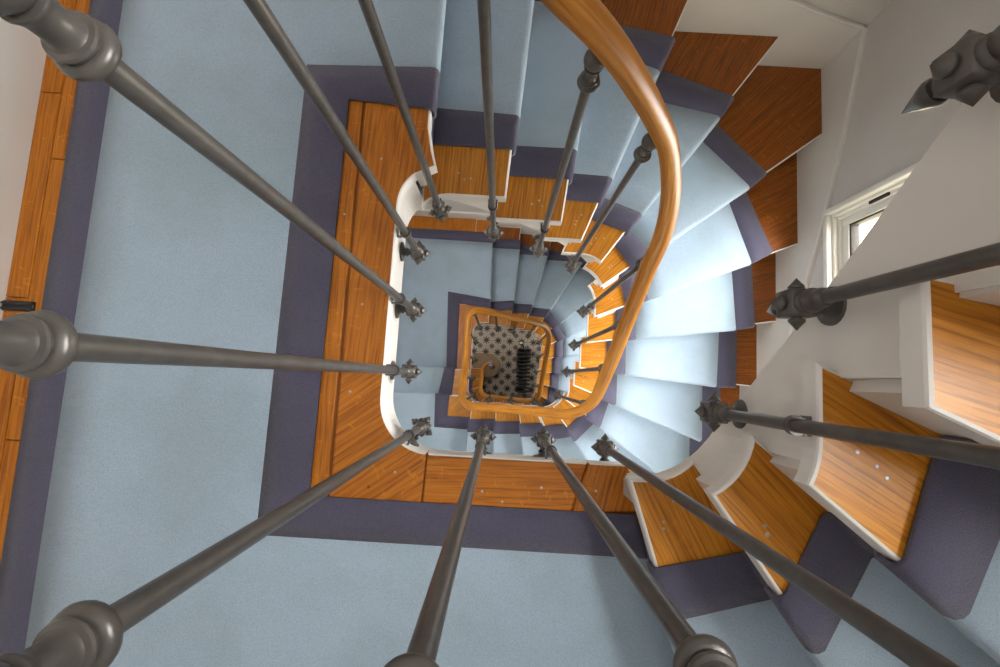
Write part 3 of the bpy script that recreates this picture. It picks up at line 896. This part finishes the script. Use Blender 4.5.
# dark metal pivot plate let into the landing boards
hp = empty('floor_pivot', (-1.10, 0.10, zl), 'small dark metal pivot plate let into the landing boards beside the wall', 'pivot')
bm = bmesh.new(); rbox(bm, -0.045, 0.028, -0.012, 0.012, -0.004, 0.006, 0.002, 1); bm_obj('plate', bm, M['black'], hp, smooth=40)
bm = bmesh.new()
for yy in (-0.006, 0.006): rbox(bm, -0.043, 0.026, yy-0.0025, yy+0.0025, 0.005, 0.010, 0.001, 1)
bm_obj('rib', bm, M['dark'], hp)

# ------------------------------------------------------------------ room shell
ZT = ZG + 1.95
WT = 0.22
SK = 0.018
xr, yb_, xl_, yf = XR+0.014, YB+0.014, XL-0.002, YF-0.002
WIN = [(ZG-1.855, ZG-0.98), (ZG-1.855-2.97, ZG-0.98-2.97), (ZG-1.855+2.3, ZG-0.98+2.45)]
WY0, WY1 = -0.40, 0.784
def struct(name, bm, m):
    o = bm_obj(name, bm, m); o['kind'] = 'structure'; return o
bm = bmesh.new()
box(bm, xr, xr+WT, yf-WT, WY0, 0, ZT); box(bm, xr, xr+WT, WY1, yb_+WT, 0, ZT)
zs = sorted(WIN); z = 0
for a, b in zs: box(bm, xr, xr+WT, WY0, WY1, z, a); z = b
box(bm, xr, xr+WT, WY0, WY1, z, ZT)
struct('wall_right', bm, M['wall'])
bm = bmesh.new(); box(bm, xl_-WT, xr, yb_, yb_+WT, 0, ZT); struct('wall_back', bm, M['wall'])
bm = bmesh.new(); box(bm, xl_-WT, xl_, yf, yb_, 0, ZT); struct('wall_left', bm, M['wall'])
FX0, FX1, FZ0, FZ1 = 0.10, 1.05, ZG-2.35, ZG-1.36
bm = bmesh.new(); box(bm, xl_-WT, FX0, yf-WT, yf, 0, ZT); box(bm, FX1, xr, yf-WT, yf, 0, ZT); box(bm, FX0, FX1, yf-WT, yf, 0, FZ0); box(bm, FX0, FX1, yf-WT, yf, FZ1, ZT); struct('wall_front', bm, M['wall'])
bm = bmesh.new(); box(bm, xl_-WT, xr+WT, yf-WT, yb_+WT, -0.1, 0); struct('floor', bm, M['tile'])
bm = bmesh.new(); box(bm, xl_-WT, xr+WT, yf-WT, yb_+WT, ZT, ZT+0.1); struct('ceiling', bm, M['wall'])

# windows
def window(n, loc, rz, W, H):
    r = empty('window_%d' % n, loc); r['kind'] = 'structure'; r.rotation_euler = (0, 0, rz)
    def part(nm, bm, mat, sm=None): return bm_obj(nm, bm, mat, r, smooth=sm)
    def ring(nm, g, w, xa, xb, mat, bev=0.004):
        y0, y1, za, zb = g, W-g, g, H-g
        bm = bmesh.new()
        rbox(bm, xa, xb, y0, y0+w, za, zb, bev, 2); rbox(bm, xa, xb, y1-w, y1, za, zb, bev, 2)
        rbox(bm, xa, xb, y0+w-0.001, y1-w+0.001, za, za+w, bev, 2); rbox(bm, xa, xb, y0+w-0.001, y1-w+0.001, zb-w, zb, bev, 2)
        part(nm, bm, mat, 40)
    ring('architrave', -0.002, 0.026, -0.016, 0.02, M['frame'], 0.007)
    ring('lining', 0.0, 0.036, 0.006, 0.10, M['frame'])
    ring('frame', 0.0, 0.050, 0.022, 0.10, M['frame'])
    ring('sash', 0.048, 0.034, 0.030, 0.08, M['frame'])
    ring('gasket', 0.080, 0.009, 0.036, 0.07, M['dark'], 0.001)
    bm = bmesh.new(); box(bm, 0.054, 0.058, 0.085, W-0.085, 0.085, H-0.085); part('pane', bm, M['glass'])
    bm = bmesh.new(); rbox(bm, 0.016, 0.026, W-0.048, W-0.034, 0.20, 0.29, 0.004, 2); part('vent_slot', bm, M['dark'])
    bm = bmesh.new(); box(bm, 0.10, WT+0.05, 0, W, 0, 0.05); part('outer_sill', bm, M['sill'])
for n, (a, b) in enumerate(WIN): window(n+1, (xr, WY0, a), 0, WY1-WY0, b-a)
window(len(WIN)+1, (FX0, yf, FZ0), -PI/2, FX1-FX0, FZ1-FZ0)  # unseen front window, added to light the winders below the top landing

# sloping skirting boards (wall strings) following the flights, with a rounded bead on top
def outer_pitch(t):
    ks = []
    for k in range(KMIN, KMAX+1):
        if k in (0, 18): ks.append((NOSE[k-1]['t']+0.12, dep(k)))
        ks.append((NOSE[k]['t'], dep(k)))
    if t <= ks[0][0]: return ks[0][1]
    for (a, da), (b, db) in zip(ks, ks[1:]):
        if t <= b: return da + (db-da)*(t-a)/max(b-a, 1e-6)
    return ks[-1][1]
def sm_pitch(t, w=0.16):
    return sum(outer_pitch(t + w*(2*i/8-1)) for i in range(9))/9
SIDE = ['right', 'front', 'left', 'back']
t0, t1 = NOSE[KMIN+1]['t'], NOSE[KMAX]['t']
cuts = [t0] + [x for x in sorted(sum(PLEN[:i]) + m*PT for m in range(-1, 4) for i in range(4)) if t0+0.02 < x < t1-0.02] + [t1]
for ta, tb in zip(cuts, cuts[1:]):
    side = per((ta+tb)/2)[1]
    m = max(2, int((tb-ta)/0.04)); v, f = [], []
    prof = [(-0.014, -0.20), (0.0, -0.20), (0.0, 0.129), (0.0035, 0.131), (0.0055, 0.1355), (0.0035, 0.140), (-0.002, 0.142), (-0.014, 0.141)]
    for i in range(m+1):
        t = ta + (tb-ta)*i/m; t_ = min(max(t, ta+1e-5), tb-1e-5)
        for ins, dz in prof:
            p, _ = per(t_, ins); v.append((p.x, p.y, ZG - sm_pitch(t) + dz))
    n = len(prof)
    for i in range(m):
        for q in range(n-1): f.append((i*n+q, i*n+q+1, (i+1)*n+q+1, (i+1)*n+q))
    o = mesh_obj('baseboard_' + SIDE[side], v, f, M['skirt'])
    bm = bmesh.new(); bm.from_mesh(o.data); bmesh.ops.recalc_face_normals(bm, faces=bm.faces); bm.to_mesh(o.data); bm.free()
    o['kind'] = 'structure'

# ------------------------------------------------------------------ light
def area(name, loc, target, sx, sy, power, col):
    l = bpy.data.lights.new(name, 'AREA'); l.shape = 'RECTANGLE'; l.size = sx; l.size_y = sy; l.energy = power; l.color = col
    o = bpy.data.objects.new(name, l); link(o); o.location = loc
    o.rotation_euler = (Vector(target)-Vector(loc)).to_track_quat('-Z', 'Y').to_euler()
    return o
ym = (WY0+WY1)/2
P_WIN = [125, 130, 190]
for (a, b), pw in zip(WIN, P_WIN):
    zc = (a+b)/2
    area('daylight', (xr+2.7, ym+0.2, zc+2.1), (xr-0.2, ym-0.02, zc-0.1), 3.0, 3.0, pw*3.5, (1.0, 0.985, 0.95))
area('daylight', ((FX0+FX1)/2, yf-2.4, FZ1+1.4), ((FX0+FX1)/2, yf, (FZ0+FZ1)/2), 2.4, 2.4, 260, (1.0, 0.985, 0.95))  # extra light shining in through the added front window
area('overhead_fill', (0.05, 0.2, ZT-0.05), (0.05, 0.2, 0), 1.9, 1.9, 13, (1.0, 0.97, 0.93))  # added soft fill from overhead, no fixture behind it
area('landing_fill', (-0.72, 0.35, ZG-1.36), (-0.60, 0.5, 0), 0.35, 0.9, 17, (1.0, 0.97, 0.93))  # added fill hidden under the top landing, brightens the small landing
sl = bpy.data.lights.new('sun', 'SUN'); sl.energy = 5.0; sl.angle = 0.01; sl.color = (1.0, 0.95, 0.82)
so = bpy.data.objects.new('sun', sl); link(so); so.location = (3, 0, 12); so.rotation_euler = Vector((-0.17, -0.02, -1)).to_track_quat('-Z', 'Y').to_euler()
def point(name, loc, power, col, r=0.12):
    l = bpy.data.lights.new(name, 'POINT'); l.energy = power; l.color = col; l.shadow_soft_size = r
    o = bpy.data.objects.new(name, l); link(o); o.location = loc; return o

point('ground_fill', (-0.75, 0.85, 2.2), 13, (1.0, 0.93, 0.85), 0.2)  # added out-of-view fill that brightens the ground floor
point('ground_fill', (0.85, 0.85, 1.6), 7, (1.0, 0.93, 0.85), 0.2)  # second added ground floor fill, under the lowest flight
w = bpy.data.worlds.new('sky'); bpy.context.scene.world = w; w.use_nodes = True
bg = w.node_tree.nodes['Background']
bg.inputs[0].default_value = (1.0, 0.93, 0.74, 1); bg.inputs[1].default_value = 2.5

# ------------------------------------------------------------------ camera
cam = bpy.data.cameras.new('camera'); co = bpy.data.objects.new('camera', cam); link(co)
cam.sensor_width = 36; cam.lens = 16.2; cam.clip_start = 0.01
co.location = (0, 0, ZG)
co.rotation_euler = (math.atan(44.5/450), 0, math.radians(3.3))
sc = bpy.context.scene
sc.camera = co
sc.view_settings.view_transform = 'Standard'; sc.view_settings.look = 'None'
sc.view_settings.gamma = 1; sc.view_settings.exposure = 0.35
try: sc.view_settings.use_curve_mapping = False
except Exception: pass
